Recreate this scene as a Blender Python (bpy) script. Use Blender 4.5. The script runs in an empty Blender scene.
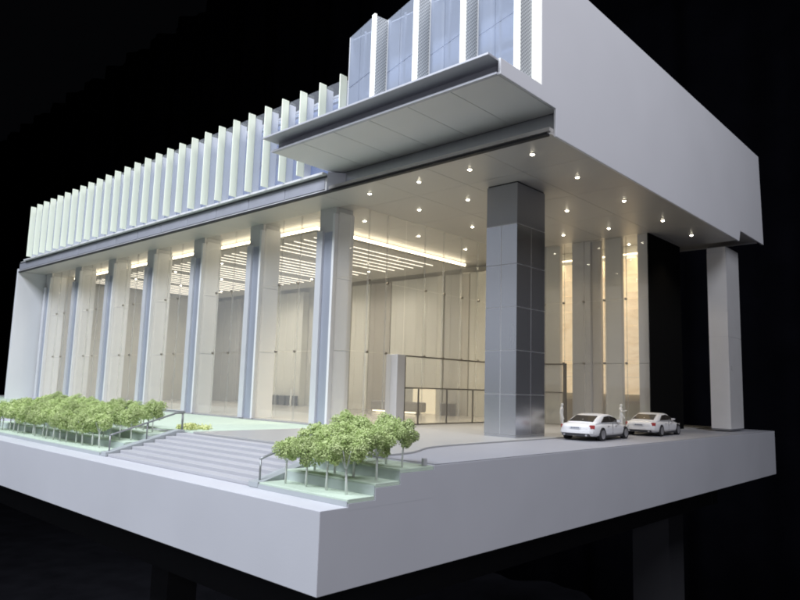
import bpy, bmesh, math, random
from mathutils import Matrix, Vector
random.seed(7)
S = 0.045                      # one working unit (u) = 45 mm of the real model
C = bpy.context.scene.collection
sc = bpy.context.scene
V = Vector

# ------------------------------------------------------------------ camera
cam = bpy.data.cameras.new('camera')
cam.sensor_width = 36.0
cam.lens = 675.24 / 800.0 * 36.0
cam.clip_start = 0.01
cam.clip_end = 60.0
camo = bpy.data.objects.new('camera', cam)
C.objects.link(camo)
R = Matrix(((0.73577228, 0.06489172, 0.67411291),
            (0.67657410, -0.11419881, -0.72746555),
            (0.02977640, 0.99133632, -0.12792838)))
camo.matrix_world = Matrix.Translation(V((5.8, -5.07, 1.0)) * S) @ R.to_4x4()
sc.camera = camo

# ------------------------------------------------------------------ world, lamps, exposure
w = bpy.data.worlds.new('World')
sc.world = w
w.use_nodes = True
bg = w.node_tree.nodes['Background']
bg.inputs[0].default_value = (0.55, 0.60, 0.75, 1)
bg.inputs[1].default_value = 0.002
sc.view_settings.view_transform = 'Standard'
sc.view_settings.look = 'None'
sc.view_settings.exposure = 0.0
sc.view_settings.gamma = 1.0
sc.cycles.max_bounces = 8
sc.cycles.diffuse_bounces = 4
sc.cycles.glossy_bounces = 4
sc.cycles.transmission_bounces = 6
sc.cycles.transparent_max_bounces = 40
sc.cycles.use_denoising = True
sc.cycles.filter_width = 1.9
sc.cycles.sample_clamp_indirect = 4.0
sc.cycles.caustics_reflective = False
sc.cycles.caustics_refractive = False


def area_lamp(name, loc, target, size, size_y, power, color):
    l = bpy.data.lights.new(name, 'AREA')
    l.shape = 'RECTANGLE'
    l.size = size * S
    l.size_y = size_y * S
    l.energy = power
    l.color = color
    o = bpy.data.objects.new(name, l)
    C.objects.link(o)
    o.location = V(loc) * S
    d = V(target) - V(loc)
    o.rotation_euler = d.to_track_quat('-Z', 'Y').to_euler()
    return o


# ceiling fluorescents of the dark room: one bank in front of the model, a weaker one on the right
area_lamp('ceiling_lamp_front', (-9, -20, 29), (-7, 4, 2), 26, 12, 41.5, (0.85, 0.90, 1.0))
area_lamp('fill_lamp_left', (-24, -24, 9), (-3, 6, 3), 16, 15, 0.9, (0.82, 0.88, 1.0))  # added fill, gives the column fronts something bright to reflect
area_lamp('ceiling_lamp_right', (16, 2, 21), (0, 6, 5), 6, 10, 7.6, (0.88, 0.90, 1.0))
area_lamp('fill_lamp_side', (14, -12, 4), (-3, 6, 3), 5, 5, 1.2, (0.92, 0.92, 1.0))  # added low fill, brightens the right-facing panels under the overhang


# ------------------------------------------------------------------ materials
MATS = {}


def new_mat(name):
    m = bpy.data.materials.new(name)
    m.use_nodes = True
    MATS[name] = m
    nt = m.node_tree
    return m, nt, nt.nodes, nt.links, nt.nodes['Principled BSDF']


def plain(name, col, rough=0.5, metal=0.0, spec=0.5, var=0.04, vscale=60.0, bump=0.0, bscale=900.0, stretch=(1, 1, 1)):
    """painted / cast surface: base colour with a soft mottling and a fine bump"""
    m, nt, N, L, b = new_mat(name)
    b.inputs['Roughness'].default_value = rough
    b.inputs['Metallic'].default_value = metal
    b.inputs['Specular IOR Level'].default_value = spec
    tc = N.new('ShaderNodeTexCoord')
    mp = N.new('ShaderNodeMapping')
    mp.inputs['Scale'].default_value = stretch
    L.new(tc.outputs['Object'], mp.inputs['Vector'])
    nz = N.new('ShaderNodeTexNoise')
    nz.inputs['Scale'].default_value = vscale
    nz.inputs['Detail'].default_value = 6.0
    L.new(mp.outputs[0], nz.inputs['Vector'])
    mx = N.new('ShaderNodeMix')
    mx.data_type = 'RGBA'
    a = [max(0, c * (1 - var)) for c in col] + [1]
    c2 = [min(1, c * (1 + var)) for c in col] + [1]
    mx.inputs['A'].default_value = a
    mx.inputs['B'].default_value = c2
    L.new(nz.outputs['Fac'], mx.inputs['Factor'])
    L.new(mx.outputs['Result'], b.inputs['Base Color'])
    rr = N.new('ShaderNodeMapRange')
    rr.inputs['To Min'].default_value = max(0.02, rough - 0.06)
    rr.inputs['To Max'].default_value = min(1, rough + 0.06)
    L.new(nz.outputs['Fac'], rr.inputs['Value'])
    L.new(rr.outputs[0], b.inputs['Roughness'])
    if bump:
        n2 = N.new('ShaderNodeTexNoise')
        n2.inputs['Scale'].default_value = bscale
        n2.inputs['Detail'].default_value = 3.0
        L.new(mp.outputs[0], n2.inputs['Vector'])
        bp = N.new('ShaderNodeBump')
        bp.inputs['Strength'].default_value = bump
        bp.inputs['Distance'].default_value = 0.0006
        L.new(n2.outputs['Fac'], bp.inputs['Height'])
        L.new(bp.outputs[0], b.inputs['Normal'])
    return m


def emit(name, col, strength):
    m, nt, N, L, b = new_mat(name)
    b.inputs['Base Color'].default_value = (*col, 1)
    b.inputs['Roughness'].default_value = 0.5
    b.inputs['Emission Color'].default_value = (*col, 1)
    b.inputs['Emission Strength'].default_value = strength
    return m


def glass(name, tint=(1, 1, 1), refl=0.9, haze=0.0, hazecol=(0.8, 0.82, 0.85)):
    """thin clear pane: transparent with fresnel reflection and a little milky haze"""
    m, nt, N, L, b = new_mat(name)
    out = N['Material Output']
    N.remove(b)
    tr = N.new('ShaderNodeBsdfTransparent')
    tr.inputs[0].default_value = (*tint, 1)
    gl = N.new('ShaderNodeBsdfGlossy')
    gl.inputs['Roughness'].default_value = 0.03
    gl.inputs['Color'].default_value = (refl, refl, refl, 1)
    lw = N.new('ShaderNodeLayerWeight')
    pw = N.new('ShaderNodeMath')
    pw.operation = 'POWER'
    pw.inputs[1].default_value = 4.5
    L.new(lw.outputs['Facing'], pw.inputs[0])
    fr = N.new('ShaderNodeMath')
    fr.operation = 'MULTIPLY_ADD'
    fr.inputs[1].default_value = 0.55
    fr.inputs[2].default_value = 0.03
    L.new(pw.outputs[0], fr.inputs[0])
    mx = N.new('ShaderNodeMixShader')
    L.new(fr.outputs[0], mx.inputs[0])
    L.new(tr.outputs[0], mx.inputs[1])
    L.new(gl.outputs[0], mx.inputs[2])
    last = mx
    if haze:
        df = N.new('ShaderNodeBsdfDiffuse')
        df.inputs[0].default_value = (*hazecol, 1)
        m2 = N.new('ShaderNodeMixShader')
        m2.inputs[0].default_value = haze
        L.new(mx.outputs[0], m2.inputs[1])
        L.new(df.outputs[0], m2.inputs[2])
        last = m2
    L.new(last.outputs[0], out.inputs['Surface'])
    return m


def perforated(name):
    m, nt, N, L, b = new_mat(name)
    tc = N.new('ShaderNodeTexCoord')
    mp = N.new('ShaderNodeMapping')
    mp.inputs['Scale'].default_value = (0, 1, 1)
    L.new(tc.outputs['Object'], mp.inputs['Vector'])
    vo = N.new('ShaderNodeTexChecker')
    vo.inputs['Scale'].default_value = 1.0 / (0.034 * S)
    L.new(mp.outputs[0], vo.inputs['Vector'])
    vo.inputs['Color1'].default_value = (0.62, 0.64, 0.64, 1)
    vo.inputs['Color2'].default_value = (0.30, 0.32, 0.33, 1)
    L.new(vo.outputs['Color'], b.inputs['Base Color'])
    b.inputs['Roughness'].default_value = 0.5
    return m


def stone_lit(name, strength):
    """backlit veined stone sheet"""
    m, nt, N, L, b = new_mat(name)
    tc = N.new('ShaderNodeTexCoord')
    mp = N.new('ShaderNodeMapping')
    mp.inputs['Scale'].default_value = (1, 1, 2.2)
    L.new(tc.outputs['Object'], mp.inputs['Vector'])
    nz = N.new('ShaderNodeTexNoise')
    nz.inputs['Scale'].default_value = 45.0
    nz.inputs['Detail'].default_value = 8.0
    nz.inputs['Distortion'].default_value = 1.2
    L.new(mp.outputs[0], nz.inputs['Vector'])
    cr = N.new('ShaderNodeValToRGB')
    cr.color_ramp.elements[0].position = 0.3
    cr.color_ramp.elements[0].color = (0.86, 0.68, 0.44, 1)
    cr.color_ramp.elements[1].position = 0.7
    cr.color_ramp.elements[1].color = (1.0, 0.84, 0.60, 1)
    L.new(nz.outputs['Fac'], cr.inputs[0])
    L.new(cr.outputs[0], b.inputs['Base Color'])
    L.new(cr.outputs[0], b.inputs['Emission Color'])
    b.inputs['Emission Strength'].default_value = strength
    b.inputs['Roughness'].default_value = 0.4
    return m


def foliage(name, c0, c1):
    m, nt, N, L, b = new_mat(name)
    tc = N.new('ShaderNodeTexCoord')
    oi = N.new('ShaderNodeObjectInfo')
    nz = N.new('ShaderNodeTexNoise')
    nz.inputs['Scale'].default_value = 260.0
    nz.inputs['Detail'].default_value = 3.0
    L.new(tc.outputs['Object'], nz.inputs['Vector'])
    mx = N.new('ShaderNodeMix')
    mx.data_type = 'RGBA'
    mx.inputs['A'].default_value = (*c0, 1)
    mx.inputs['B'].default_value = (*c1, 1)
    cr = N.new('ShaderNodeMapRange')
    cr.inputs['From Min'].default_value = 0.35
    cr.inputs['From Max'].default_value = 0.65
    L.new(nz.outputs['Fac'], cr.inputs['Value'])
    L.new(cr.outputs[0], mx.inputs['Factor'])
    hs = N.new('ShaderNodeHueSaturation')
    mr = N.new('ShaderNodeMapRange')
    mr.inputs['To Min'].default_value = 0.82
    mr.inputs['To Max'].default_value = 1.12
    L.new(oi.outputs['Random'], mr.inputs['Value'])
    L.new(mr.outputs[0], hs.inputs['Value'])
    L.new(mx.outputs['Result'], hs.inputs['Color'])
    L.new(hs.outputs[0], b.inputs['Base Color'])
    b.inputs['Roughness'].default_value = 0.85
    b.inputs['Specular IOR Level'].default_value = 0.2
    return m


plain('base_paint', (0.61, 0.615, 0.65), 0.55, var=0.07, vscale=16, bump=0.07, bscale=1500)
plain('wall_paint', (0.77, 0.77, 0.79), 0.5, var=0.03, vscale=16, bump=0.08, bscale=1600)
plain('white', (0.78, 0.78, 0.78), 0.45, var=0.03)
plain('white_warm', (0.90, 0.90, 0.885), 0.5, var=0.03)
plain('steps', (0.46, 0.46, 0.48), 0.6, var=0.05, bump=0.1)
plain('plaza', (0.385, 0.385, 0.38), 0.35, var=0.05, vscale=25)
plain('road', (0.29, 0.295, 0.325), 0.6, var=0.08, vscale=40, bump=0.1)
plain('lobby_floor', (0.62, 0.60, 0.54), 0.18, var=0.06, vscale=30)
plain('lawn', (0.62, 0.73, 0.60), 0.95, var=0.12, vscale=120, bump=0.6, bscale=2500)
plain('kerb', (0.42, 0.45, 0.46), 0.6, var=0.06)
plain('terrace_wall', (0.50, 0.56, 0.54), 0.6, var=0.06)
plain('satin_light', (0.74, 0.745, 0.77), 0.4, metal=0.3)
plain('grey_cladding', (0.88, 0.87, 0.86), 0.3, metal=0.2)
plain('rear_fin', (0.92, 0.92, 0.95), 0.5, var=0.03)
plain('cap_grey', (0.60, 0.60, 0.60), 0.45, metal=0.2)
plain('bronze', (0.20, 0.185, 0.17), 0.4, metal=0.7)
plain('rail_metal', (0.30, 0.31, 0.31), 0.4, metal=0.6)
plain('satin_metal', (0.52, 0.53, 0.56), 0.26, metal=0.85, var=0.02, vscale=20, stretch=(1, 1, 0.15))
plain('column_metal', (0.47, 0.50, 0.58), 0.38, metal=0.45, var=0.06, vscale=30, stretch=(1, 1, 0.15))
plain('column_cap', (0.34, 0.345, 0.36), 0.4, metal=0.4)
plain('soffit', (0.56, 0.54, 0.51), 0.42, metal=0.25, var=0.05, vscale=20)
plain('canopy_soffit', (0.82, 0.82, 0.80), 0.5, metal=0.0, var=0.05, vscale=20)
plain('ledge_shade', (0.10, 0.105, 0.12), 0.45, metal=0.5)
plain('band_metal', (0.48, 0.49, 0.55), 0.42, metal=0.35, var=0.10, vscale=40)
plain('web_metal', (0.40, 0.41, 0.46), 0.5, metal=0.1)
plain('canopy_paint', (0.56, 0.57, 0.61), 0.45, metal=0.1)
plain('matt_black', (0.006, 0.006, 0.006), 0.9, spec=0.02)
plain('black', (0.012, 0.012, 0.014), 0.6)
plain('curtain_cloth', (0.0045, 0.0045, 0.0068), 0.9, spec=0.01, var=0.6, vscale=6)
plain('dark_floor', (0.05, 0.05, 0.062), 0.45, var=0.5, vscale=9)
plain('curtain_wall', (0.76, 0.74, 0.66), 0.6, var=0.05, vscale=60, stretch=(6, 6, 0.3))
plain('brown_panel', (0.50, 0.465, 0.41), 0.5, var=0.06, vscale=60, stretch=(6, 6, 0.3))
plain('grey_panel', (0.50, 0.49, 0.48), 0.5, var=0.06, vscale=30)
plain('taupe', (0.61, 0.59, 0.53), 0.5, var=0.08, vscale=40)
plain('ceiling', (0.50, 0.48, 0.44), 0.6, var=0.03)
plain('trunk', (0.72, 0.74, 0.70), 0.7, var=0.06)
plain('grey_bollard', (0.46, 0.46, 0.48), 0.5)
plain('car_paint', (0.80, 0.80, 0.81), 0.22, spec=0.6, var=0.01)
plain('car_glass', (0.045, 0.04, 0.035), 0.08)
plain('tyre', (0.02, 0.02, 0.022), 0.7)
plain('rim', (0.62, 0.62, 0.65), 0.3, metal=0.8)
plain('car_dark', (0.04, 0.04, 0.045), 0.5)
plain('tail_red', (0.42, 0.06, 0.06), 0.25)
plain('plate', (0.62, 0.64, 0.68), 0.4)
plain('plate_ink', (0.10, 0.11, 0.16), 0.5)
plain('figure', (0.82, 0.82, 0.80), 0.5)
plain('furniture_dark', (0.10, 0.095, 0.09), 0.5)
plain('furniture_grey', (0.40, 0.385, 0.36), 0.6)
plain('stand_grey', (0.06, 0.06, 0.066), 0.5)
plain('fitting', (0.30, 0.28, 0.25), 0.4, metal=0.6)
perforated('perforated')
glass('glass', (0.985, 0.985, 0.98), haze=0.085, hazecol=(0.86, 0.86, 0.86))
glass('glass_edge', (0.97, 0.97, 0.96), haze=0.15, hazecol=(0.85, 0.86, 0.84))
glass('blue_glass', (0.84, 0.88, 0.96), haze=0.22, hazecol=(0.56, 0.60, 0.70))
glass('bay_glass', (0.84, 0.88, 0.96), haze=0.40, hazecol=(0.50, 0.54, 0.61))
glass('clear_screen', (0.95, 0.96, 0.98), haze=0.10, hazecol=(0.75, 0.78, 0.84))
glass('frosted_glass', (0.84, 0.87, 0.94), haze=0.55, hazecol=(0.66, 0.68, 0.76))
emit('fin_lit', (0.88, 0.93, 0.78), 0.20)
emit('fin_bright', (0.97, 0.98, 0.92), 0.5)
emit('lightbox_blue', (0.50, 0.55, 0.66), 0.17)
emit('lightbox_dim', (0.36, 0.41, 0.56), 0.09)
emit('slat_light', (1.0, 0.93, 0.80), 1.7)
emit('cove_light', (1.0, 0.88, 0.64), 7.0)
emit('bulb', (1.0, 0.90, 0.70), 30.0)
emit('desk_light', (1.0, 0.88, 0.62), 3.0)
emit('warm_wall_glow', (1.0, 0.88, 0.64), 0.62)
stone_lit('stone_lit', 0.50)
foliage('leaf', (0.38, 0.50, 0.17), (0.70, 0.80, 0.40))
foliage('hedge', (0.50, 0.55, 0.22), (0.78, 0.80, 0.40))


# ------------------------------------------------------------------ mesh helpers
class MB:
    def __init__(self):
        self.v, self.f = [], []

    def add(self, vs, fs):
        n = len(self.v)
        self.v += [tuple(p) for p in vs]
        self.f += [tuple(i + n for i in f) for f in fs]
        return self

    def box(self, x0, x1, y0, y1, z0, z1):
        vs = [(x0, y0, z0), (x1, y0, z0), (x1, y1, z0), (x0, y1, z0), (x0, y0, z1), (x1, y0, z1), (x1, y1, z1), (x0, y1, z1)]
        return self.add(vs, [(0, 3, 2, 1), (4, 5, 6, 7), (0, 1, 5, 4), (1, 2, 6, 5), (2, 3, 7, 6), (3, 0, 4, 7)])

    def prism(self, poly, a, b, axis='z'):
        """poly extruded between a and b; axis z: (x,y) poly; x: (y,z) poly; y: (x,z) poly"""
        def P(p, t):
            return {'z': (p[0], p[1], t), 'x': (t, p[0], p[1]), 'y': (p[0], t, p[1])}[axis]
        n = len(poly)
        vs = [P(p, a) for p in poly] + [P(p, b) for p in poly]
        fs = [tuple(range(n))[::-1], tuple(range(n, 2 * n))]
        fs += [(i, (i + 1) % n, n + (i + 1) % n, n + i) for i in range(n)]
        return self.add(vs, fs)

    def tube(self, path, r, seg=8, r2=None):
        path = [V(p) for p in path]
        rings = []
        for i, p in enumerate(path):
            d = (path[min(i + 1, len(path) - 1)] - path[max(i - 1, 0)]).normalized()
            u = d.cross(V((0, 0, 1)))
            if u.length < 1e-3:
                u = V((1, 0, 0))
            u.normalize()
            v = d.cross(u)
            t = i / max(1, len(path) - 1)
            rr = r if r2 is None else r + (r2 - r) * t
            rings.append([p + (u * math.cos(a) + v * math.sin(a)) * rr for a in [2 * math.pi * k / seg for k in range(seg)]])
        return self.loft(rings)

    def loft(self, rings, caps=True):
        n = len(rings[0])
        vs = [p for r_ in rings for p in r_]
        fs = []
        for j in range(len(rings) - 1):
            for i in range(n):
                a, b = j * n + i, j * n + (i + 1) % n
                fs.append((a, b, b + n, a + n))
        if caps:
            fs.append(tuple(range(n))[::-1])
            fs.append(tuple(range((len(rings) - 1) * n, len(rings) * n)))
        return self.add(vs, fs)

    def cyl(self, c, r, h, axis='z', seg=20):
        ax = {'x': V((1, 0, 0)), 'y': V((0, 1, 0)), 'z': V((0, 0, 1))}[axis]
        return self.tube([V(c), V(c) + ax * h], r, seg)

    def mesh(self, name, mat, origin=(0, 0, 0), smooth=False, scale=1.0):
        me = bpy.data.meshes.new(name)
        o = V(origin)
        me.from_pydata([(V(p) * scale - o) * S for p in self.v], [], self.f)
        bm = bmesh.new()
        bm.from_mesh(me)
        bmesh.ops.recalc_face_normals(bm, faces=bm.faces)
        bm.to_mesh(me)
        bm.free()
        if mat:
            me.materials.append(MATS[mat])
        if smooth:
            for p in me.polygons:
                p.use_smooth = True
        return me


ORG = {}


def link(name, data, parent=None, loc=(0, 0, 0), rotz=0.0):
    """loc is in u, relative to the parent"""
    o = bpy.data.objects.new(name, data)
    C.objects.link(o)
    if parent is not None:
        o.parent = parent
    o.location = V(loc) * S
    o.rotation_euler = (0, 0, rotz)
    return o


def tag(o, label=None, cat=None, group=None, kind=None):
    for k, v in (('label', label), ('category', cat), ('group', group), ('kind', kind)):
        if v:
            o[k] = v
    return o


def thing(name, loc, label, cat, group=None, rotz=0.0):
    o = link(name, None, None, loc, rotz)
    ORG[o] = V(loc)
    return tag(o, label, cat, group)


def part(name, mb, mat, parent, bevel=0.0, smooth=False):
    """mesh written in world u; its thing stands at ORG"""
    root = parent
    while root.parent is not None:
        root = root.parent
    org = ORG.get(root, V((0, 0, 0)))
    o = link(name, mb.mesh(name, mat, org, smooth), parent)
    if bevel:
        add_bevel(o, bevel)
    return o


def solo(name, mb, mat, label, cat, group=None, bevel=0.0, smooth=False, origin=(0, 0, 0)):
    o = link(name, mb.mesh(name, mat, origin, smooth), None, origin)
    ORG[o] = V(origin)
    tag(o, label, cat, group)
    if bevel:
        add_bevel(o, bevel)
    return o


def struct(name, mb, mat, bevel=0.0):
    o = link(name, mb.mesh(name, mat), None)
    ORG[o] = V((0, 0, 0))
    o['kind'] = 'structure'
    if bevel:
        add_bevel(o, bevel)
    return o


def add_bevel(o, wid, seg=2):
    b = o.modifiers.new('bevel', 'BEVEL')
    b.width = wid * S
    b.segments = seg
    b.limit_method = 'ANGLE'
    b.angle_limit = math.radians(40)


def inst(name, me, parent, loc, rotz=0.0):
    """loc in world u, parent chain unrotated"""
    root = parent
    while root.parent is not None:
        root = root.parent
    return link(name, me, parent, V(loc) - ORG.get(root, V((0, 0, 0))), rotz)


# ------------------------------------------------------------------ room: floor and black backdrop
struct('floor', MB().box(-240, 110, -60, 80, -19.2, -19.0), 'dark_floor')
bd = MB()
pts = []
x = -240.0
while x <= 110:
    pts.append((x, 60 + 1.1 * math.sin(x * 0.55) + 0.5 * math.sin(x * 1.31 + 1)))
    x += 0.7
vs, fs = [], []
for (px, py) in pts:
    vs += [(px, py, -19.0), (px, py, 75)]
for i in range(len(pts) - 1):
    fs.append((2 * i, 2 * i + 2, 2 * i + 3, 2 * i + 1))
bd.add(vs, fs)
cur = struct('backdrop_curtain', bd, 'curtain_cloth')
for p in cur.data.polygons:
    p.use_smooth = True

# ------------------------------------------------------------------ stand under the base
st = thing('stand', (-14, 9, -19.0), 'black framed stand with square legs under the white base', 'stand')
part('rail', MB().box(-31.5, -1.2, 1.0, 1.5, -2.15, -1.62), 'black', st)
part('rail', MB().box(-31.5, -1.2, 16.2, 16.7, -2.15, -1.62), 'black', st)
part('rail', MB().box(-1.75, -1.21, 1.52, 16.18, -2.14, -1.63), 'black', st)
part('rail', MB().box(-31.49, -31.0, 1.52, 16.18, -2.14, -1.63), 'black', st)
part('top_board', MB().box(-31.6, -1.0, 0.8, 17.4, -1.60, -1.30), 'black', st)
for lx, ly, mt in ((-6.45, 1.55, 'black'), (-4.8, 2.4, 'black'), (-31, 1.55, 'black'), (-31, 15.0, 'black')):
    part('leg', MB().box(lx, lx + 0.6, ly, ly + 0.6, -19.0, -2.16), mt, st)
lg = part('leg', MB().box(-3.05, -1.98, 14.9, 16.0, -19.0, -2.16), 'stand_grey', st)
lg['label'] = 'thick dark grey leg of the stand'

# ------------------------------------------------------------------ base block with plaza
ZB, ZL = -1.29, -0.38          # underside, lower front level
X0, Y1 = -32.0, 18.35
base = thing('display_base', (-16, 9, ZB), 'thick pale grey display base block carrying the model building', 'base')
prof = [(0, ZB), (Y1, ZB), (Y1, 0), (1.84, 0), (1.84, -0.02), (0.44, -0.02), (0.44, ZL), (0, ZL)]
bl = MB().prism([(0, ZB), (Y1, ZB), (Y1, -0.004), (1.95, -0.004), (1.95, ZL), (0, ZL)], X0, 0, 'x')
part('block', bl, 'base_paint', base, bevel=0.007)
# paving sheets
pl = part('plaza_paving', MB().prism([(-6.02, 1.96), (-1.04, 1.96), (-1.05, 2.4), (-1.10, 2.7), (-1.19, 2.95), (-1.31, 3.18), (-1.43, 3.40), (-1.53, 3.65), (-1.60, 3.95), (-1.64, 4.4), (-1.66, 5.0), (-1.66, 6.0),
                                     (-1.66, Y1 - .05), (-31, Y1 - .05), (-31, 6.0), (-6.02, 6.0)], 0.0, 0.035), 'plaza', base, bevel=0.006)
rd = part('driveway', MB().prism([(-1.10, 1.965), (-0.004, 1.965), (-0.004, Y1 - .02), (-1.70, Y1 - .02), (-1.70, 4.4), (-1.60, 3.65), (-1.38, 3.18), (-1.15, 2.7)], 0.0, 0.006), 'road', base)
part('lawn_strip', MB().box(-29.5, -6.06, 2.02, 5.72, 0.0, 0.022), 'lawn', base)
part('lobby_floor', MB().box(-25.4, -6.3, 6.12, 14.4, 0.036, 0.045), 'lobby_floor', base)

# steps between the two planters
stp = thing('steps', (-4.0, 1.2, ZL), 'wide pale grey flight of low steps between the planters', 'steps')
ys = [0.46 + 0.215 * i for i in range(7)]
n = len(ys)
for i in range(n):
    z1 = ZL + (0 - ZL) * (i + 1) / n
    part('step', MB().box(-6.28, -1.98, ys[i], ys[i + 1] + 0.03 if i < n - 1 else 1.955, ZL + 0.002, z1), 'steps', stp, bevel=0.008)


# planters: stepped block of the base, turf sheets and green risers on it
LEV = [(0.42, 0.86, -0.30), (0.86, 1.30, -0.16), (1.30, 1.95, -0.02)]


def planter(x0, x1, label):
    pr_ = [(0.42, ZL - .04)]
    for (a, b, z) in LEV:
        pr_ += [(a, z - .045), (b, z - .045)]
    pr_ += [(1.95, ZL - .04)]
    part('terrace_block', MB().prism(pr_, x0, x1, 'x'), 'base_paint', base)
    t = thing('planter', ((x0 + x1) / 2, 1.15, ZL), label, 'planter')
    for (a, b, z) in LEV:
        part('turf', MB().box(x0 + 0.02, x1 - 0.012, a + 0.004, b - 0.004, z - 0.044, z + 0.004), 'lawn', t, bevel=0.006)
        zl = {0.42: ZL + .002, 0.86: -0.295, 1.30: -0.155}[a]
        part('riser', MB().box(x0 + 0.02, x1 - 0.012, a - 0.012, a - 0.001, zl, z - 0.02), 'kerb' if a < .5 else 'terrace_wall', t)
    return t


planter(-1.74, 0.001, 'terraced planter of pale green turf at the corner of the base')
planter(-13.5, -6.50, 'long terraced planter of pale green turf beside the steps')


def stringer(x0, x1, label):
    poly = [(0.42, ZL + 0.003), (1.95, ZL + 0.003), (1.95, 0.05), (1.80, 0.05), (0.50, ZL + 0.08), (0.42, ZL + 0.08)]
    solo('stair_kerb', MB().prism(poly, x0, x1, 'x'), 'kerb', label, 'kerb', bevel=0.008)


stringer(-6.49, -6.30, 'sloping grey kerb of the steps on the long planter side')
stringer(-1.96, -1.75, 'sloping grey kerb of the steps on the corner planter side')


def handrail(x, label, extra=False):
    t = thing('handrail', (x, 1.2, ZL), label, 'handrail')
    r = 0.014
    zb0, zt0, zb1, zt1 = ZL + 0.08, -0.02, 0.04, 0.37
    part('rail', MB().tube([(x, 0.52, zt0), (x, 0.60, zt0 + 0.03), (x, 1.80, zt1), (x, 1.95, zt1)], r * 1.2), 'rail_metal', t, smooth=True)
    for (yy, a, b) in ((0.53, zb0 - 0.03, zt0), (1.22, -0.17, 0.18), (1.93, zb1, zt1)):
        part('post', MB().tube([(x, yy, a), (x, yy, b)], r), 'rail_metal', t, smooth=True)
    return t


handrail(-6.40, 'slim grey handrail rising along the long planter')
handrail(-1.86, 'slim grey handrail rising beside the corner planter')
gr = thing('guard_rail', (-8, 1.99, 0), 'slim grey guard rail along the back of the long planter', 'guard rail')
part('rail', MB().tube([(-6.46, 1.99, 0.40), (-13.4, 1.99, 0.40)], 0.016), 'rail_metal', gr, smooth=True)
for i in range(6):
    part('post', MB().tube([(-6.48 - 1.38 * i, 1.99, 0.0), (-6.48 - 1.38 * i, 1.99, 0.40)], 0.014), 'rail_metal', gr, smooth=True)

solo('bollard', MB().cyl((-0.09, 1.85, -0.016), 0.036, 0.10, 'z', 16), 'grey_bollard', 'small grey round bollard at the back end of the corner planter', 'bollard', bevel=0.01)

# ------------------------------------------------------------------ trees
def crown_mesh(seed, rx, rz, leaves):
    rnd = random.Random(seed)
    mb = MB()
    clumps = []
    for i in range(15):
        while True:
            p = V((rnd.uniform(-1, 1), rnd.uniform(-1, 1), rnd.uniform(-1, 1)))
            if p.length < 1:
                break
        p = V((p.x * rx * 0.72, p.y * rx * 0.72, p.z * rz * 0.72))
        clumps.append((p, rnd.uniform(0.30, 0.50) * rx))
    for i in range(leaves):
        c, r = rnd.choice(clumps)
        d = V((rnd.gauss(0, 1), rnd.gauss(0, 1), rnd.gauss(0, 1))).normalized()
        p = c + d * r * rnd.uniform(0.55, 1.05)
        s = rnd.uniform(0.009, 0.018)
        nrm = (d + V((rnd.uniform(-.7, .7), rnd.uniform(-.7, .7), rnd.uniform(-.7, .7)))).normalized()
        u = nrm.orthogonal().normalized()
        v = nrm.cross(u)
        a = rnd.uniform(0, 6.28)
        u, v = u * math.cos(a) + v * math.sin(a), v * math.cos(a) - u * math.sin(a)
        # a small crumb of foam: five-sided bump
        k = [p + u * s, p + v * s * 0.8, p - u * s, p - v * s * 0.8, p + nrm * s * 0.8]
        mb.add(k, [(0, 1, 4), (1, 2, 4), (2, 3, 4), (3, 0, 4)])
    return mb


def trunk_mesh(seed, h):
    rnd = random.Random(seed)
    mb = MB()
    bx, by = rnd.uniform(-.015, .015), rnd.uniform(-.015, .015)
    mb.tube([(0, 0, -0.01), (bx * .5, by * .5, h * .25), (bx, by, h * .5)], 0.017, 7, 0.012)
    for k in range(4):
        a = k * 1.57 + rnd.uniform(-.4, .4)
        e = rnd.uniform(.07, .12)
        mb.tube([(bx, by, h * .46), (bx + e * .45 * math.cos(a), by + e * .45 * math.sin(a), h * .62), (bx + e * math.cos(a), by + e * math.sin(a), h * .84)], 0.0085, 5, 0.004)
    return mb


TREES = []
for k in range(5):
    TREES.append((trunk_mesh(k, 0.60).mesh('trunk', 'trunk', smooth=True), crown_mesh(40 + k, 0.245 + 0.014 * (k % 3), 0.195, 3600).mesh('crown', 'leaf')))
rt = random.Random(5)


def tree(x, y, z, label, group, sc_=1.0):
    t = thing('model_tree', (x, y, z), label, 'tree', group, rt.uniform(0, 6.28))
    tm, cm = TREES[rt.randrange(5)]
    t.scale = (sc_, sc_, sc_ * rt.uniform(0.94, 1.05))
    link('trunk', tm, t)
    link('crown', cm, t, (0, 0, 0.47))
    return t


GL = 'trees in rows in the long planter'
ORD = 'first second third fourth fifth sixth seventh eighth ninth tenth eleventh twelfth thirteenth fourteenth fifteenth sixteenth seventeenth eighteenth nineteenth twentieth'.split()
ni = 0
x = -7.05
while x > -12.9:
    tree(x + rt.uniform(-.05, .05), 0.60 + rt.uniform(-.05, .05), -0.30, 'light green tree, %s from the stair kerb, front row of long planter' % ORD[ni], GL + ', front row', rt.uniform(.92, 1.05))
    x -= 0.345
    ni += 1
ni = 0
x = -6.78
while x > -12.9:
    tree(x + rt.uniform(-.05, .05), 1.08 + rt.uniform(-.05, .05), -0.16, 'light green tree, %s from the stair kerb, middle row of long planter' % ORD[ni], GL + ', middle row', rt.uniform(.86, 1.0))
    x -= 0.36
    ni += 1
ni = 0
x = -6.9
while x > -12.9:
    tree(x + rt.uniform(-.06, .06), 1.60 + rt.uniform(-.06, .06), -0.02, 'light green tree, %s from the stair kerb, back row of long planter' % ORD[ni], GL + ', back row', rt.uniform(.78, .95))
    x -= 0.38
    ni += 1
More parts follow.
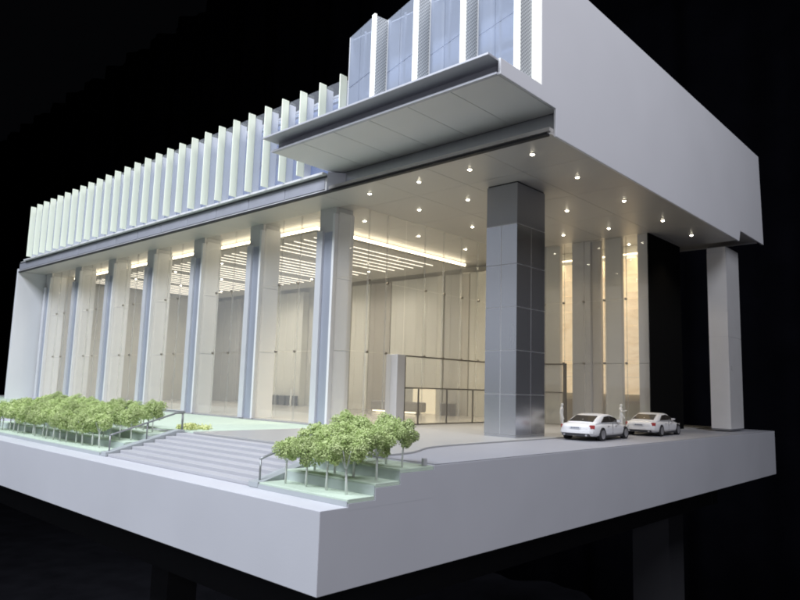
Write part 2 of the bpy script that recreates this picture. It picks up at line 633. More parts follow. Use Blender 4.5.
for ni, (x, y, s) in enumerate(((-1.42, 0.62, .95), (-1.05, 0.66, .98), (-0.68, 0.68, 1.05), (-0.27, 0.64, 1.08))):
    tree(x, y, -0.30, 'light green tree, %s from the stair kerb, lowest terrace of corner planter' % ORD[ni], 'trees of the corner planter, lowest terrace', s)
for ni, (x, y, s) in enumerate(((-1.38, 1.08, 1.0), (-1.0, 1.1, 1.0), (-0.6, 1.06, 1.08), (-0.21, 1.08, 1.05))):
    tree(x, y, -0.16, 'light green tree, %s from the stair kerb, middle terrace of corner planter' % ORD[ni], 'trees of the corner planter, middle terrace', s)
for ni, (x, y, s) in enumerate(((-1.30, 1.55, .95), (-0.9, 1.5, 1.0), (-0.5, 1.55, 1.0), (-0.13, 1.46, .88))):
    tree(x, y, -0.02, 'light green tree, %s from the stair kerb, top terrace of corner planter' % ORD[ni], 'trees of the corner planter, top terrace', s)
hd = MB()
rh = random.Random(3)
for i in range(26):
    cx, cy = -6.9 + rh.uniform(-.35, .4), 2.45 + rh.uniform(-.25, .3)
    for j in range(60):
        d = V((rh.gauss(0, 1), rh.gauss(0, 1), abs(rh.gauss(0, .8))))
        p = V((cx, cy, 0.03)) + d.normalized() * rh.uniform(.03, .10)
        s = rh.uniform(.012, .024)
        u = V((rh.uniform(-1, 1), rh.uniform(-1, 1), rh.uniform(-1, 1))).normalized()
        v = u.orthogonal().normalized()
        hd.add([p + u * s, p + v * s, p - u * s, p - v * s], [(0, 1, 2, 3)])
solo('low_shrub', hd, 'hedge', 'low pale yellow green shrub bed on the lawn behind the steps', 'shrub')

# ------------------------------------------------------------------ the building
H = 5.48
BO = (-13.0, 9.0, 0.0)
bld = thing('model_building', BO, 'white architectural model building with a tall glazed lobby, fins and canopy', 'building')

# end wall (right), polygon in (y, z)
ew = part('end_wall', MB().prism([(5.1, 5.455), (5.1, 5.965), (3.37, 5.965), (3.37, 6.24), (4.62, 6.24), (4.62, 8.60), (17.75, 8.60), (17.95, 5.78),
                                  (15.6, 5.78), (15.47, 5.455)], -0.05, 0.0, 'x'), 'wall_paint', bld, bevel=0.008)
part('roof', MB().box(-26.0, -0.12, 5.3, 17.7, 7.85, 7.95), 'white', bld)
part('rear_soffit', MB().box(-26.0, -0.055, 15.48, 17.5, 5.80, 5.86), 'soffit', bld)
part('back_wall', MB().box(-26.0, -0.12, 17.501, 17.7, 5.8, 7.84), 'white', bld)
part('side_wall', MB().box(-26.0, -25.9, 5.3, 17.49, 5.62, 7.84), 'white', bld)

# soffit: backing plate, separate panels
sof = part('soffit', MB().box(-26.0, -0.052, 4.96, 15.45, 5.53, 5.60), 'soffit', bld)
xs = [-0.046, -1.55, -3.0, -4.45, -6.26, -7.9]
while xs[-1] > -25.9:
    xs.append(max(-26.0, xs[-1] - 1.545))
yy = [4.99, 6.5, 8.6, 10.8, 13.1, 15.44]
cache = {}
for i in range(len(xs) - 1):
    for j in range(len(yy) - 1):
        wx, wy = xs[i] - xs[i + 1] - .008, yy[j + 1] - yy[j] - .008
        key = (round(wx, 3), round(wy, 3))
        if key not in cache:
            cache[key] = MB().box(-wx / 2, wx / 2, -wy / 2, wy / 2, 0, 0.045).mesh('soffit_panel', 'soffit')
        inst('soffit_panel', cache[key], sof, ((xs[i] + xs[i + 1]) / 2, (yy[j] + yy[j + 1]) / 2, H))

# downlights
ring = MB()
seg = 16
rin, rout = 0.040, 0.056
vs = []
for rr, zz in ((rin, 0.0), (rout, 0.0), (rout, 0.012), (rin, 0.012)):
    vs += [(rr * math.cos(2 * math.pi * k / seg), rr * math.sin(2 * math.pi * k / seg), zz) for k in range(seg)]
fs = []
for a in range(4):
    b = (a + 1) % 4
    for k in range(seg):
        fs.append((a * seg + k, a * seg + (k + 1) % seg, b * seg + (k + 1) % seg, b * seg + k))
ring.add(vs, fs)
ring_me = ring.mesh('bezel', 'white')
bulb_me = MB().loft([[(0.036 * math.cos(a) * q, 0.036 * math.sin(a) * q, zz) for a in [2 * math.pi * k / 12 for k in range(12)]]
                     for q, zz in ((1.05, 0.010), (1.05, 0.0), (0.95, -0.007), (0.72, -0.013), (0.38, -0.017), (0.02, -0.018))]).mesh('bulb', 'bulb', smooth=True)
GX = [-0.84, -2.32, -3.70, -5.23, -7.2]
GY = [5.68, 7.45, 9.70, 12.0, 14.05]
spots = [(a, b) for a in GX for b in GY if not (a == -2.32 and b == 7.45) and not (a == -7.2 and b == 5.68)]
spots += [(-5.26, 15.3), (-2.73, 13.45), (-2.73, 14.2), (-2.73, 14.91)]
for (a, b) in spots:
    d = inst('downlight', ring_me, bld, (a, b, H - 0.013))
    link('bulb', bulb_me, d)
    if True:
        l = bpy.data.lights.new('downlight_lamp', 'SPOT')
        l.energy = 0.115 if a > -7 else (1.0 if b < 10 else 0.3)
        l.color = (1.0, 0.84, 0.60)
        l.spot_size = math.radians(110)
        l.spot_blend = 0.9
        l.shadow_soft_size = 0.04 * S
        lo = bpy.data.objects.new('downlight_lamp', l)
        C.objects.link(lo)
        lo.location = V((a, b, H - 0.06)) * S

# fascia band: core, tiles, ledge, painted shadow gap
part('fascia_core', MB().box(-26.0, -5.9, 4.925, 4.985, 5.48, 5.86), 'white', bld)
part('fascia_back', MB().box(-26.0, -5.9, 4.99, 5.3, 5.61, 5.86), 'white', bld)
tiles_x = [-25.99 + 1.545 * k for k in range(13)] + [-5.95]
tc = {}
for a, b in zip(tiles_x[:-1], tiles_x[1:]):
    wid = round(b - a - 0.02, 3)
    if wid not in tc:
        tc[wid] = MB().box(-wid / 2, wid / 2, -0.03, 0.0, 0, 0.27).mesh('fascia_panel', 'band_metal')
    inst('fascia_panel', tc[wid], bld, ((a + b) / 2, 4.937, 5.53))
part('fascia_shade_line', MB().box(-26.02, -0.06, 4.885, 4.985, 5.435, 5.477), 'black', bld)  # black strip stands in for the shadow line below the fascia
part('ledge', MB().box(-25.2, -5.9, 4.78, 4.935, 5.85, 5.90), 'white', bld)
part('painted_shadow_gap', MB().box(-26.0, -5.9, 4.90, 4.924, 5.803, 5.849), 'ledge_shade', bld)  # solid dark strip, painted as the shade under the ledge
part('ledge_end', MB().box(-26.0, -25.2, 4.94, 5.4, 5.881, 5.90), 'white', bld)
# recessed fascia under the canopy
part('recess_wall', MB().box(-5.92, -0.06, 5.265, 5.34, 5.56, 6.10), 'satin_metal', bld)
part('recess_sill', MB().prism([(4.98, 5.478), (5.27, 5.50), (5.27, 5.56), (5.02, 5.54)], -5.88, -0.06, 'x'), 'white', bld)
part('recess_cheek', MB().prism([(-5.89, 4.93), (-5.89, 5.3), (-5.60, 5.3)], 5.505, 5.94, 'z'), 'band_metal', bld)

# canopy
cn = part('canopy', MB().box(-5.95, -0.052, 3.10, 4.9, 6.20, 6.24), 'canopy_paint', bld, bevel=0.006)
part('web', MB().box(-5.90, -0.052, 3.50, 3.60, 6.012, 6.198), 'web_metal', cn)
part('soffit_frame', MB().box(-5.93, -0.052, 3.33, 3.40, 5.965, 6.0), 'canopy_paint', cn)
px_ = [-5.93 + (5.93 - 0.053) / 6 * k for k in range(7)]
wd = (5.93 - 0.053) / 6 - 0.012
cpm = MB().box(-wd / 2, wd / 2, 3.402, 5.25, 5.968, 5.998).mesh('soffit_panel', 'canopy_soffit')
for k in range(6):
    inst('soffit_panel', cpm, cn, ((px_[k] + px_[k + 1]) / 2, 0, 0))
part('deck', MB().box(-5.92, -0.055, 3.402, 5.26, 5.999, 6.011), 'web_metal', cn)

# fins over the left part of the upper floor
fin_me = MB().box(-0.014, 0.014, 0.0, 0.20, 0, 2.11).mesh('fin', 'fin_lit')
rear_me = MB().box(-0.012, 0.012, 0.216, 0.42, 0, 2.03).mesh('rear_fin', 'rear_fin')
scr_me = MB().box(0.016, 0.696, 0.203, 0.213, 0, 2.07).mesh('screen_pane', 'clear_screen')
gl_me = MB().box(0.03, 0.69, 0.44, 0.452, 0, 1.84).mesh('pane', 'blue_glass')
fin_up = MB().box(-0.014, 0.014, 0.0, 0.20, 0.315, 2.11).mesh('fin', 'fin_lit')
rear_up = MB().box(-0.012, 0.012, 0.216, 0.42, 0.315, 2.03).mesh('rear_fin', 'rear_fin')
scr_up = MB().box(0.016, 0.696, 0.203, 0.213, 0.315, 2.07).mesh('screen_pane', 'clear_screen')
gl_up = MB().box(0.03, 0.69, 0.44, 0.452, 0.325, 1.84).mesh('pane', 'blue_glass')
fx = [-24.40 + 0.7095 * k for k in range(28)]
for x in fx:
    up = x > -6.0                      # above the canopy the fins stand on its deck
    fo = inst('fin', fin_up if up else fin_me, bld, (x, 4.62, 5.93))
    link('rear_fin', rear_up if up else rear_me, fo)
    if x < -5.4:
        inst('screen_pane', scr_me if x < -6.7 else scr_up, bld, (x, 4.62, 5.93))
    inst('pane', gl_up if up else gl_me, bld, (x - .2, 4.62, 5.92))
part('top_rail', MB().box(-25.0, -4.75, 5.03, 5.06, 7.77, 7.83), 'satin_light', bld)
part('floor_edge', MB().box(-25.0, -4.75, 5.09, 5.25, 6.85, 6.93), 'white', bld)
part('light_box', MB().box(-25.0, -5.96, 5.26, 5.29, 5.95, 7.76), 'lightbox_dim', bld)
part('light_box', MB().box(-5.955, -4.75, 5.26, 5.29, 6.25, 7.76), 'lightbox_dim', bld)

# tall sawtooth glazed bays above the canopy
ZT0, ZT1 = 6.245, 8.62
for i in range(4):
    xs_ = -4.70 + 1.16 * i
    A, B, Cc = V((xs_, 4.38, 0)), V((xs_ + 1.10, 4.07, 0)), V((xs_ + 1.16, 4.38, 0))
    bay = part('glazed_bay', MB().prism([(A.x, A.y), (A.x + .035, A.y - .008), (A.x + .04, A.y + .06), (A.x, A.y + .06)], ZT0, ZT1), 'white', bld)
    d = (B - A).normalized()
    nn = V((-d.y, d.x, 0))          # points back into the building
    half = (B - A).length - 0.11

    def strip(a, b, t0, t1, z0, z1):
        p = [a + nn * t0, b + nn * t0, b + nn * t1, a + nn * t1]
        return MB().prism([(q.x, q.y) for q in p], z0, z1)
    a0 = A + d * 0.036
    mid = A + d * (half * 0.5)
    e = A + d * half
    for (p, q, z0, z1) in ((a0, mid - d * .006, ZT0, 7.42), (mid + d * .006, e, ZT0, 7.42), (a0, mid - d * .006, 7.44, ZT1), (mid + d * .006, e, 7.44, ZT1)):
        part('pane', strip(p, q, 0.0, 0.012, z0, z1), 'bay_glass', bay)
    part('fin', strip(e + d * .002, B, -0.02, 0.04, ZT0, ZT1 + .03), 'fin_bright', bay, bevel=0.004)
    dr = (Cc - B).normalized()
    nr = V((dr.y, -dr.x, 0))
    b0 = B + nn * 0.045
    p = [b0, Cc, Cc - nr * 0.02, b0 - nr * 0.02]
    part('perforated_panel', MB().prism([(q.x, q.y) for q in p], ZT0, ZT1 - .01), 'perforated', bay)
    part('mullion', strip(mid - d * .02, mid + d * .02, 0.10, 0.13, ZT0, ZT1 - .05), 'white', bay)
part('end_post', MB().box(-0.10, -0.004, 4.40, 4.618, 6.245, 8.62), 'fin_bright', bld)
part('floor_edge', MB().box(-4.68, -0.12, 4.72, 4.95, 7.34, 7.42), 'white', bld)
part('light_box', MB().box(-4.68, -0.06, 5.05, 5.10, 6.25, 8.57), 'lightbox_blue', bld)
part('bay_cap', MB().box(-4.68, -0.06, 4.45, 5.28, 8.575, 8.60), 'white', bld)
part('bay_side', MB().box(-4.72, -4.69, 4.46, 5.6, 7.0, 8.60), 'wall_paint', bld)

# facade columns
for k in range(7):
    xr = -6.73 - 3.085 * k
    xl = xr - 0.66
    col = part('column', MB().box(xl + 0.02, xr - 0.02, 6.02, 6.60, 0.036, 4.86), 'column_metal', bld)
    part('capital', MB().box(xl + 0.02, xr - 0.02, 6.015, 6.60, 4.862, 5.478), 'cap_grey', col)
    part('flange', MB().box(xl - 0.01, xl + 0.21, 5.95, 6.10, 0.036, 4.90), 'satin_light', col, bevel=0.006)
    part('flange', MB().box(xr - 0.07, xr + 0.01, 5.95, 6.10, 0.036, 5.30), 'white', col, bevel=0.006)
    for (z0, z1) in ((0.04, 1.84), (1.852, 3.65), (3.662, 5.36)):
        part('side_panel', MB().box(xr - 0.018, xr + 0.004, 6.102, 6.62, z0, z1), 'white_warm', col)
part('wing_wall', MB().box(-26.15, -26.02, 4.88, 6.9, 0.0, 5.60), 'wall_paint', bld, bevel=0.01)

# lobby glass: facade bays, right side, rear front
ROWS = [(0.05, 1.84), (1.852, 3.65), (3.662, 5.475)]
pane_c = {}


def pane(parent, w_, z0, z1, loc, rot):
    key = (round(w_, 3), z0)
    if key not in pane_c:
        pane_c[key] = MB().box(0, w_, -0.008, 0.008, z0, z1).mesh('pane', 'glass')
    return inst('pane', pane_c[key], parent, loc, rot)


fit_me = MB().cyl((0, -0.045, 0), 0.034, 0.05, 'y', 10).mesh('spider_fitting', 'fitting')
edge_me = MB().box(-0.004, 0.004, 0.012, 0.06, 0.05, 5.47).mesh('glass_fin', 'glass_edge')


def glazing(parent, p0, p1, npan, rot, fins=True):
    p0, p1 = V((*p0, 0)), V((*p1, 0))
    d = (p1 - p0).normalized()
    wtot = (p1 - p0).length
    w_ = wtot / npan
    for i in range(npan):
        for (z0, z1) in ROWS:
            pane(parent, w_ - 0.012, z0, z1, p0 + d * (w_ * i + 0.006), rot)
        if i > 0:
            q = p0 + d * (w_ * i)
            inst('glass_fin', edge_me, parent, q, rot)
            for z in (1.846, 3.656):
                inst('spider_fitting', fit_me, parent, q + V((0, 0, z)), rot)


for k in range(6):
    glazing(bld, (-6.73 - 3.085 * (k + 1) + 0.015, 6.06), (-6.73 - 3.085 * k - 0.675, 6.06), 3, 0)
glazing(bld, (-6.715, 6.06), (-6.25, 6.06), 1, 0)
glazing(bld, (-6.25, 6.07), (-6.25, 8.10), 3, math.pi / 2)
glazing(bld, (-6.25, 8.12), (-6.25, 13.05), 6, math.pi / 2)
glazing(bld, (-6.24, 13.1), (-1.70, 13.1), 7, 0)


# entrance portals
def portal_side():
    t = part('entrance_portal', MB().box(-6.42, -6.02, 7.66, 7.96, 0.036, 1.84), 'satin_light', bld, bevel=0.01)
    part('top_rail', MB().box(-6.10, -6.02, 7.97, 13.0, 1.795, 1.83), 'bronze', t)
    part('mid_rail', MB().box(-6.08, -6.03, 7.97, 13.0, 0.97, 1.005), 'bronze', t)
    part('sill', MB().box(-6.09, -6.02, 7.97, 13.0, 0.036, 0.06), 'bronze', t)
    for y in (8.55, 9.75, 10.95, 12.15):
        part('door_stile', MB().box(-6.075, -6.035, y - .011, y + .011, 0.061, 0.969), 'bronze', t)
    for y0 in (7.98, 8.57, 9.77, 10.97, 12.17):
        y1 = {7.98: 8.53, 8.57: 9.73, 9.77: 10.93, 10.97: 12.13, 12.17: 12.98}[y0]
        part('pane', MB().box(-6.06, -6.05, y0, y1, 0.062, 0.968), 'glass', t)
    part('post', MB().box(-6.085, -6.025, 7.962, 7.995, 0.061, 1.784), 'bronze', t)


def portal_rear():
    t = part('entrance_portal', MB().box(-5.9, -4.11, 12.86, 12.93, 1.79, 1.835), 'bronze', bld)
    for x in (-5.9, -4.20):
        part('post', MB().box(x, x + 0.09, 12.865, 12.925, 0.036, 1.789), 'bronze', t)
    part('mid_rail', MB().box(-5.80, -4.21, 12.87, 12.92, 0.97, 1.0), 'bronze', t)
    for (z0, z1) in ((0.05, .969), (1.001, 1.788)):
        part('pane', MB().box(-5.80, -4.21, 12.89, 12.9, z0, z1), 'glass', t)


portal_side()
portal_rear()


# big clad columns under the overhang
def clad_column(x0, x1, y0, y1, zs, split, capz, label, mt='satin_metal', cap='column_cap'):
    col = part('column', MB().box(x0 + .007, x1 - .007, y0 + .007, y1 - .007, 0.036, H - .1), 'white', bld)
    col['label'] = label
    part('base_plate', MB().box(x0 + .003, x1 - .003, y0 + .003, y1 - .003, 0.0361, 0.079), 'satin_metal', col)
    g = 0.0055
    t = 0.022
    for (z0, z1) in zip(zs[:-1], zs[1:]):
        nx = 2 if split else 1
        for i in range(nx):
            a, b = x0 + (x1 - x0) * i / nx, x0 + (x1 - x0) * (i + 1) / nx
            aa, bb = a + (g if i else 0), b - (g if i < nx - 1 else 0)
            part('cladding_panel', MB().box(aa, bb, y0, y0 + t, z0 + g, z1 - g), mt, col)
            part('cladding_panel', MB().box(aa, bb, y1 - t, y1, z0 + g, z1 - g), mt, col)
            a, b = y0 + t + .002 + (y1 - y0 - 2 * t) * i / nx, y0 + t + .002 + (y1 - y0 - 2 * t - .004) * (i + 1) / nx
            aa, bb = a + (g if i else 0), b - (g if i < nx - 1 else 0)
            part('cladding_panel', MB().box(x1 - t, x1, aa, bb, z0 + g, z1 - g), mt, col)
            part('cladding_panel', MB().box(x0, x0 + t, aa, bb, z0 + g, z1 - g), mt, col)
    part('capital', MB().box(x0 + .002, x1 - .002, y0 + .002, y1 - .002, capz, H - 0.03), cap, col)
    part('painted_shadow_gap', MB().box(x0 + .02, x1 - .02, y0 + .02, y1 - .02, H - 0.029, H - 0.001), 'black', col)  # black block painted as the shade between capital and soffit
    return col


clad_column(-2.76, -1.97, 6.92, 8.06, [0.08, 0.92, 1.84, 2.76, 3.68, 4.55], True, 4.56, 'square metal clad column with pale panel joints beside the driveway')
clad_column(-1.07, -0.53, 15.95, 17.15, [0.08, 2.76, 5.30], False, 5.31, 'plain grey clad column at the far end of the driveway', 'grey_cladding', 'grey_cladding')

# ------------------------------------------------------------------ lobby interior
part('dropped_ceiling', MB().box(-25.3, -8.62, 6.95, 13.9, 5.26, 5.33), 'ceiling', bld)
part('cove_strip', MB().box(-25.3, -8.64, 6.97, 7.02, 5.345, 5.425), 'cove_light', bld)
part('cove_strip', MB().box(-8.69, -8.64, 7.04, 13.9, 5.345, 5.425), 'cove_light', bld)
sl_me = MB().box(-0.009, 0.009, 0, 5.4, 0, 0.02).mesh('light_slat', 'slat_light')
sg_me = MB().box(-0.05, 0.05, 0, 5.5, 0, 0.02).mesh('slat_tray', 'ceiling')
for g_ in range(5):
    for j in range(6):
        x = -9.2 - 3.3 * g_ - 0.46 * j
        inst('light_slat', sl_me, bld, (x, 7.35, 5.238))
for g_ in range(4):
    for yl in (8.2, 10.3, 12.4):
        p = (-12.02 - 3.3 * g_, yl, 5.26)
        d = inst('downlight', ring_me, bld, (p[0], p[1], p[2] - 0.013))  # ring and bulb only dress the added fill lamp
        link('bulb', bulb_me, d)
        l = bpy.data.lights.new('lobby_fill', 'SPOT')  # added fill to keep the lobby bright, not a known fixture
        l.energy = 0.24
        l.color = (1.0, 0.94, 0.82)
        l.spot_size = math.radians(168)
        l.spot_blend = 0.5
        l.shadow_soft_size = 0.05 * S
        lo = bpy.data.objects.new('lobby_fill', l)
        C.objects.link(lo)
        lo.location = V((p[0], p[1], p[2] - 0.04)) * S
# back wall panels
part('lobby_back_wall', MB().box(-25.6, -6.2, 14.75, 14.9, 0.0, H - 0.01), 'taupe', bld)
part('lobby_side_wall', MB().box(-25.75, -25.6, 6.7, 14.9, 0.0, H - 0.01), 'taupe', bld)
for (a, b, mt) in ((-25.5, -23.2, 'grey_panel'), (-22.4, -21.0, 'curtain_wall'), (-20.3, -18.25, 'curtain_wall'), (-17.4, -15.2, 'curtain_wall'),
                   (-15.0, -13.95, 'curtain_wall'), (-13.9, -12.75, 'brown_panel'), (-12.7, -10.05, 'curtain_wall'), (-9.95, -8.85, 'taupe'), (-8.8, -7.2, 'curtain_wall')):
    nrib = max(4, int((b - a) / 0.26))
    wr = (b - a) / nrib
    for i in range(nrib):
        part('wall_panel', MB().box(a + wr * i + .0012, a + wr * (i + 1) - .0012, 14.40 + 0.006 * (i % 2), 14.74, 0.046, 5.2), mt, bld)
part('lit_wall', MB().box(-11.4, -10.3, 14.37, 14.398, 0.05, 1.0), 'warm_wall_glow', bld)  # emission stands in for warm light falling on the back wall

dk = thing('reception_desk', (-11.2, 13.4, 0.046), 'long low grey reception desk lit from beneath inside the lobby', 'desk')
part('body', MB().box(-12.4, -10.05, 13.1, 13.6, 0.13, 0.48), 'furniture_grey', dk, bevel=0.05)
part('plinth', MB().box(-12.2, -10.25, 13.2, 13.5, 0.046, 0.13), 'white', dk)
part('light_strip', MB().box(-12.3, -10.15, 13.12, 13.15, 0.10, 0.128), 'desk_light', dk)


def cabinet(x0, x1, y, label):
    t = thing('cabinet', ((x0 + x1) / 2, y, 0.046), label, 'cabinet', 'dark cabinets in the lobby')
    part('body', MB().box(x0, x1, y, y + 0.35, 0.046, 0.46), 'furniture_dark', t)
    part('top', MB().box(x0 - .02, x1 + .02, y - .02, y + 0.37, 0.461, 0.49), 'furniture_grey', t)


for i in range(4):
    cabinet(-20.1 + 0.52 * i, -19.7 + 0.52 * i, 13.9, 'dark cabinet, %s from the white figure standing in the lobby' % ORD[3 - i])
cabinet(-9.6, -9.15, 13.8, 'small dark cabinet against the taupe wall panel')
t = thing('armchair', (-14.2, 12.9, 0.046), 'brown armchair inside the lobby beside the reception desk', 'armchair')
part('seat', MB().box(-14.6, -13.9, 12.6, 13.2, 0.046, 0.26), 'brown_panel', t, bevel=0.03)
part('backrest', MB().box(-14.6, -13.9, 13.22, 13.36, 0.046, 0.5), 'brown_panel', t, bevel=0.03)

# rear glazed room with backlit stone
part('rear_back_wall', MB().box(-6.1, -1.80, 14.45, 14.6, 0.036, H - .01), 'taupe', bld)
for (a, b) in ((-5.2, -4.2), (-4.15, -3.3), (-3.25, -1.95)):
    for k in range(8):
        z0 = 0.98 + 0.51 * k
        part('stone_slab', MB().box(a, b, 14.30, 14.36, z0 + .005, z0 + .505), 'stone_lit', bld)
part('counter', MB().box(-5.3, -2.2, 13.9, 14.25, 0.036, 0.80), 'brown_panel', bld)
part('cove_strip', MB().box(-5.2, -2.15, 14.24, 14.29, 5.16, 5.20), 'desk_light', bld)
part('rear_side_wall', MB().box(-1.72, -1.68, 13.11, 15.44, 0.036, H - .002), 'matt_black', bld)
for (a, b, y0, mt) in ((-5.95, -4.53, 13.3, 'taupe'), (-4.10, -3.50, 13.25, 'grey_panel'), (-3.49, -3.22, 13.34, 'brown_panel'), (-3.06, -2.56, 13.3, 'taupe'), (-2.06, -1.76, 13.25, 'grey_panel')):
    c_ = part('column', MB().box(a, b, y0, y0 + 0.12, 0.036, H - .002), mt, bld)
    part('front_panel', MB().box(a + .01, b - .01, y0 - .02, y0 - .001, 0.05, 1.84), mt, c_)
    part('front_panel', MB().box(a + .01, b - .01, y0 - .02, y0 - .001, 1.852, H - .1), mt, c_)

# ------------------------------------------------------------------ cars
CS = 0.398


def car_parts():
    """returns list of (name, mesh, [children]) in metres, rear at y=0, heading +y, x centred"""
    L = 4.9
    hw = 0.93
    P = []
    st_ = [  # y, half width, z_bottom, z_belt(top of lower body)
        (0.00, 0.46, 0.46, 0.70), (0.025, 0.60, 0.38, 0.79), (0.08, 0.71, 0.31, 0.85), (0.18, 0.80, 0.27, 0.885), (0.34, 0.87, 0.24, 0.905), (0.6, 0.915, 0.22, 0.915), (1.0, 0.935, 0.22, 0.92), (1.6, 0.94, 0.20, 0.915),
        (2.4, 0.935, 0.19, 0.90), (3.1, 0.93, 0.19, 0.885), (3.6, 0.92, 0.20, 0.86), (4.1, 0.89, 0.21, 0.79), (4.5, 0.84, 0.23, 0.70), (4.78, 0.72, 0.28, 0.60), (4.9, 0.56, 0.36, 0.52)]
    rings = []
    for (y, w_, zb, zt) in st_:
        h = zt - zb
        pr = [(-.80, 0), (.80, 0), (.97, .10), (1.0, .32), (1.0, .55), (.965, .76), (.90, .905), (.74, .975), (.42, 1.0), (0, 1.005), (-.42, 1.0), (-.74, .975), (-.90, .905), (-.965, .76), (-1.0, .55), (-1.0, .32), (-.97, .10)]
        rings.append([(w_ * a, y, zb + h * b) for a, b in pr])
    P.append(('body', MB().loft(rings), 'car_paint', True, None))
    # greenhouse
    gh = [(0.50, 0.56, 0.84, 0.90), (0.85, 0.63, 0.84, 1.07), (1.2, 0.66, 0.84, 1.21), (1.6, 0.67, 0.84, 1.32), (2.0, 0.675, 0.84, 1.37), (2.4, 0.67, 0.84, 1.37), (2.8, 0.66, 0.84, 1.31), (3.15, 0.64, 0.83, 1.18), (3.55, 0.61, 0.81, 0.99), (3.9, 0.58, 0.79, 0.85)]
    rings = []
    for (y, w_, zb, zt) in gh:
        wb = 0.82
        h = zt - zb
        rings.append([(-wb, y, zb), (wb, y, zb), (wb + (w_ - wb) * .45, y, zb + h * .45), (w_ + .02, y, zb + h * .86), (w_ - .06, y, zb + h * .97), (w_ * .5, y, zt), (0, y, zt + .01),
                      (-w_ * .5, y, zt), (-w_ + .06, y, zb + h * .97), (-w_ - .02, y, zb + h * .86), (-wb - (w_ - wb) * .45, y, zb + h * .45)])
    P.append(('cabin', MB().loft(rings), 'car_paint', True, None))
    # windows
    def win(pts, mat='car_glass', name='window', th=0.012):
        c = V((0, 2.2, 0.6))
        mb = MB()
        nrm = (V(pts[1]) - V(pts[0])).cross(V(pts[2]) - V(pts[0])).normalized()
        if nrm.dot(sum((V(p) for p in pts), V((0, 0, 0))) / len(pts) - c) < 0:
            nrm = -nrm
        o = [V(p) + nrm * th for p in pts]
        i_ = [V(p) - nrm * th for p in pts]
        k = len(pts)
        mb.add(o + i_, [tuple(range(k)), tuple(range(k, 2 * k))] + [(a, (a + 1) % k, k + (a + 1) % k, k + a) for a in range(k)])
        P.append((name, mb, mat, False, None))
    win([(-.60, .66, 0.975), (.60, .66, 0.975), (.53, 1.34, 1.262), (-.53, 1.34, 1.262)], name='rear_window', th=.022)
    win([(-.58, 3.60, .965), (.58, 3.60, .965), (.54, 2.85, 1.30), (-.54, 2.85, 1.30)], name='windscreen', th=.02)
    for s in (-1, 1):
        win([(s * .80, 1.15, .955), (s * .80, 2.18, .945), (s * .70, 2.18, 1.275), (s * .71, 1.66, 1.235)], name='side_window', th=.025)
        win([(s * .80, 2.26, .945), (s * .795, 3.28, .935), (s * .73, 2.92, 1.16), (s * .70, 2.26, 1.272)], name='side_window', th=.025)
        win([(s * .44, .035, .66), (s * .72, .115, .60), (s * .84, .27, .62), (s * .85, .30, .78), (s * .70, .12, .79)], 'tail_red', 'tail_light', .045)
        win([(s * .40, 4.83, .52), (s * .74, 4.69, .55), (s * .78, 4.60, .70), (s * .46, 4.78, .66)], 'rim', 'headlight', .03)
        P.append(('mirror', MB().loft([[(s * (.84 + a), 3.02 + b, 1.0 + c_) for b, c_ in ((-.08, -.05), (.06, -.05), (.08, .05), (-.08, .06))] for a in (0, .17)]), 'car_paint', False, None))
        for y in (1.62, 2.55):
            P.append(('door_handle', MB().box(*(sorted((s * .925, s * .952))), y, y + .2, .74, .77), 'rim', False, None))
        P.append(('door_seam', MB().box(*(sorted((s * .925, s * .9385))), 2.21, 2.228, .34, .88), 'car_dark', False, None))
        P.append(('side_skirt', MB().box(*(sorted((s * .80, s * .925))), 1.35, 3.45, .16, .24), 'car_dark', False, None))
        P.append(('exhaust', MB().cyl((s * .55, -.02, .30), .05, .2, 'y', 10), 'rim', False, None))
    P.append(('licence_plate', MB().box(-.27, .27, -.030, .03, .62, .73), 'plate', False, None))
    for k in range(5):
        P.append(('plate_mark', MB().box(-.2 + .085 * k, -.14 + .085 * k, -.034, -.0305, .645, .705), 'plate_ink', False, None))
    P.append(('rear_valance', MB().box(-.66, .66, .02, .30, .24, .37), 'car_dark', False, None))
    P.append(('rear_bumper', MB().prism([(-.82, .16), (-.70, .03), (-.40, -.035), (.40, -.035), (.70, .03), (.82, .16), (.84, .4), (-.84, .4)], .40, .53), 'car_paint', False, None))
    for s in (-1, 1):
        for y in (1.03, 3.88):
            P.append(('wheel_arch', MB().cyl(((.895 if s > 0 else -.937) if y < 2 else (.865 if s > 0 else -.907), y, .33), .37, .042, 'x', 24), 'car_dark', False, None))
            P.append(('wheel', MB().cyl((s * .72 if s > 0 else -.95, y, .33), .33, .23, 'x', 24), 'tyre', False, (s, y)))
    return P


CARP = [(n_, mb.mesh(n_, mt, scale=CS, smooth=sm), wh) for (n_, mb, mt, sm, wh) in car_parts()]
rim_r = MB().cyl((.945, 0, .33), .235, .012, 'x', 20).mesh('rim', 'rim', scale=CS)
rim_l = MB().cyl((-.957, 0, .33), .235, .012, 'x', 20).mesh('rim', 'rim', scale=CS)


def car(x, y, label, group, rotz, sc_):
    t = thing('parked_car', (x, y, 0.007), label, 'car', group, rotz)
    t.scale = sc_
    for (n_, me, wh) in CARP:
        o = link(n_, me, t)
        if n_ == 'body' or n_ == 'cabin':
            pass
        if wh:
            link('rim', rim_r if wh[0] > 0 else rim_l, o, (0, wh[1] * CS, 0))
    return t


car(-1.17, 7.93, 'white sedan model with red tail lights parked beside the square clad column', 'white sedans on the driveway', math.radians(4), (1.11, 1.15, 1.0))
car(-1.14, 11.02, 'white sedan model with red tail lights parked nearer the far plain column', 'white sedans on the driveway', math.radians(3), (1.08, 1.08, 1.0))


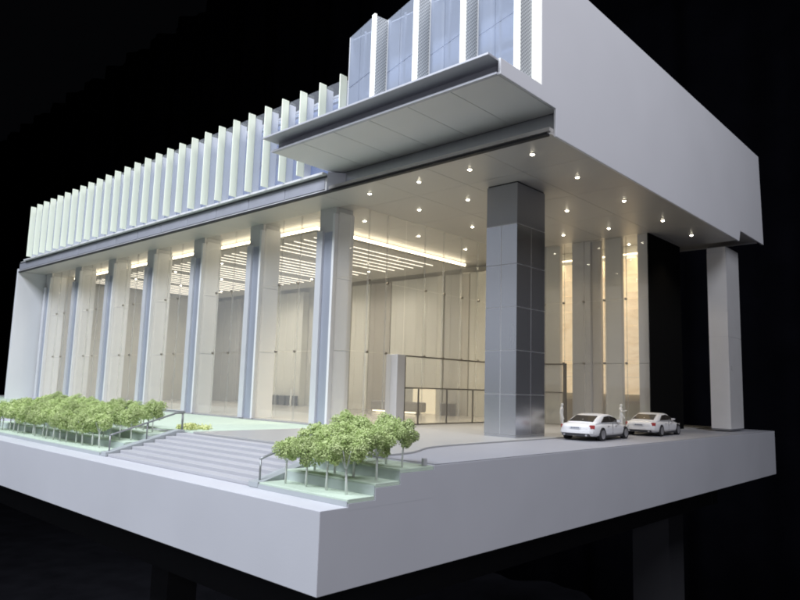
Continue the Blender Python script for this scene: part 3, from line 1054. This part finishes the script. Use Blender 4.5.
# ------------------------------------------------------------------ white scale figures
def person(x, y, z, rotz, label, arm, hgt=0.74):
    k = hgt / 1.76
    J = {'pelvis': (0, 0, .94, .135), 'waist': (0, .0, 1.10, .12), 'chest': (0, .01, 1.32, .145), 'neck0': (0, 0, 1.46, .07), 'neck': (0, .01, 1.52, .052), 'head': (0, .03, 1.60, .088), 'crown': (0, .02, 1.70, .075),
         'lsh': (-.19, 0, 1.42, .062), 'rsh': (.19, 0, 1.42, .062),
         'lhip': (-.09, 0, .88, .10), 'rhip': (.09, 0, .88, .10), 'lkn': (-.10, .02, .50, .068), 'rkn': (.11, .06, .50, .068), 'lan': (-.10, -.04, .08, .045), 'ran': (.12, .03, .08, .045),
         'lto': (-.11, .13, .035, .036), 'rto': (.14, .20, .035, .036)}
    if arm == 'down':
        J.update({'lel': (-.25, -.03, 1.14, .046), 'lwr': (-.25, .05, .90, .034), 'lhd': (-.24, .08, .80, .036), 'rel': (.25, -.03, 1.14, .046), 'rwr': (.25, .05, .90, .034), 'rhd': (.24, .08, .80, .036)})
    else:
        J.update({'lel': (-.26, -.02, 1.14, .046), 'lwr': (-.24, .12, .92, .034), 'lhd': (-.23, .16, .83, .036), 'rel': (.30, .12, 1.24, .046), 'rwr': (.36, .36, 1.30, .034), 'rhd': (.38, .46, 1.33, .036)})
    names = list(J)
    E = [('pelvis', 'waist'), ('waist', 'chest'), ('chest', 'neck0'), ('neck0', 'neck'), ('neck', 'head'), ('head', 'crown'), ('chest', 'lsh'), ('chest', 'rsh'), ('lsh', 'lel'), ('lel', 'lwr'), ('lwr', 'lhd'),
         ('rsh', 'rel'), ('rel', 'rwr'), ('rwr', 'rhd'), ('pelvis', 'lhip'), ('pelvis', 'rhip'), ('lhip', 'lkn'), ('lkn', 'lan'), ('lan', 'lto'), ('rhip', 'rkn'), ('rkn', 'ran'), ('ran', 'rto')]
    me = bpy.data.meshes.new('person')
    me.from_pydata([V(J[n_][:3]) * k * S for n_ in names], [(names.index(a), names.index(b)) for a, b in E], [])
    me.materials.append(MATS['figure'])
    o = link('person', me, None, (x, y, z), rotz)
    tag(o, label, 'person')
    sk = o.modifiers.new('skin', 'SKIN')
    for i, n_ in enumerate(names):
        r_ = J[n_][3] * k * S
        me.skin_vertices[0].data[i].radius = (r_, r_ * (0.72 if n_ in ('pelvis', 'waist', 'chest') else 1))
    me.skin_vertices[0].data[0].use_root = True
    sk.use_smooth_shade = True
    sb = o.modifiers.new('sub', 'SUBSURF')
    sb.levels = sb.render_levels = 2
    return o


person(-2.08, 9.0, 0.036, math.radians(-70), 'white figure standing upright with arms down beside the nearer sedan', 'down')
person(-1.72, 11.3, 0.036, math.radians(-80), 'white figure reaching one arm forward between the two sedans', 'reach')
person(-17.3, 13.2, 0.046, math.radians(150), 'white figure standing inside the lobby near the cabinets', 'down')
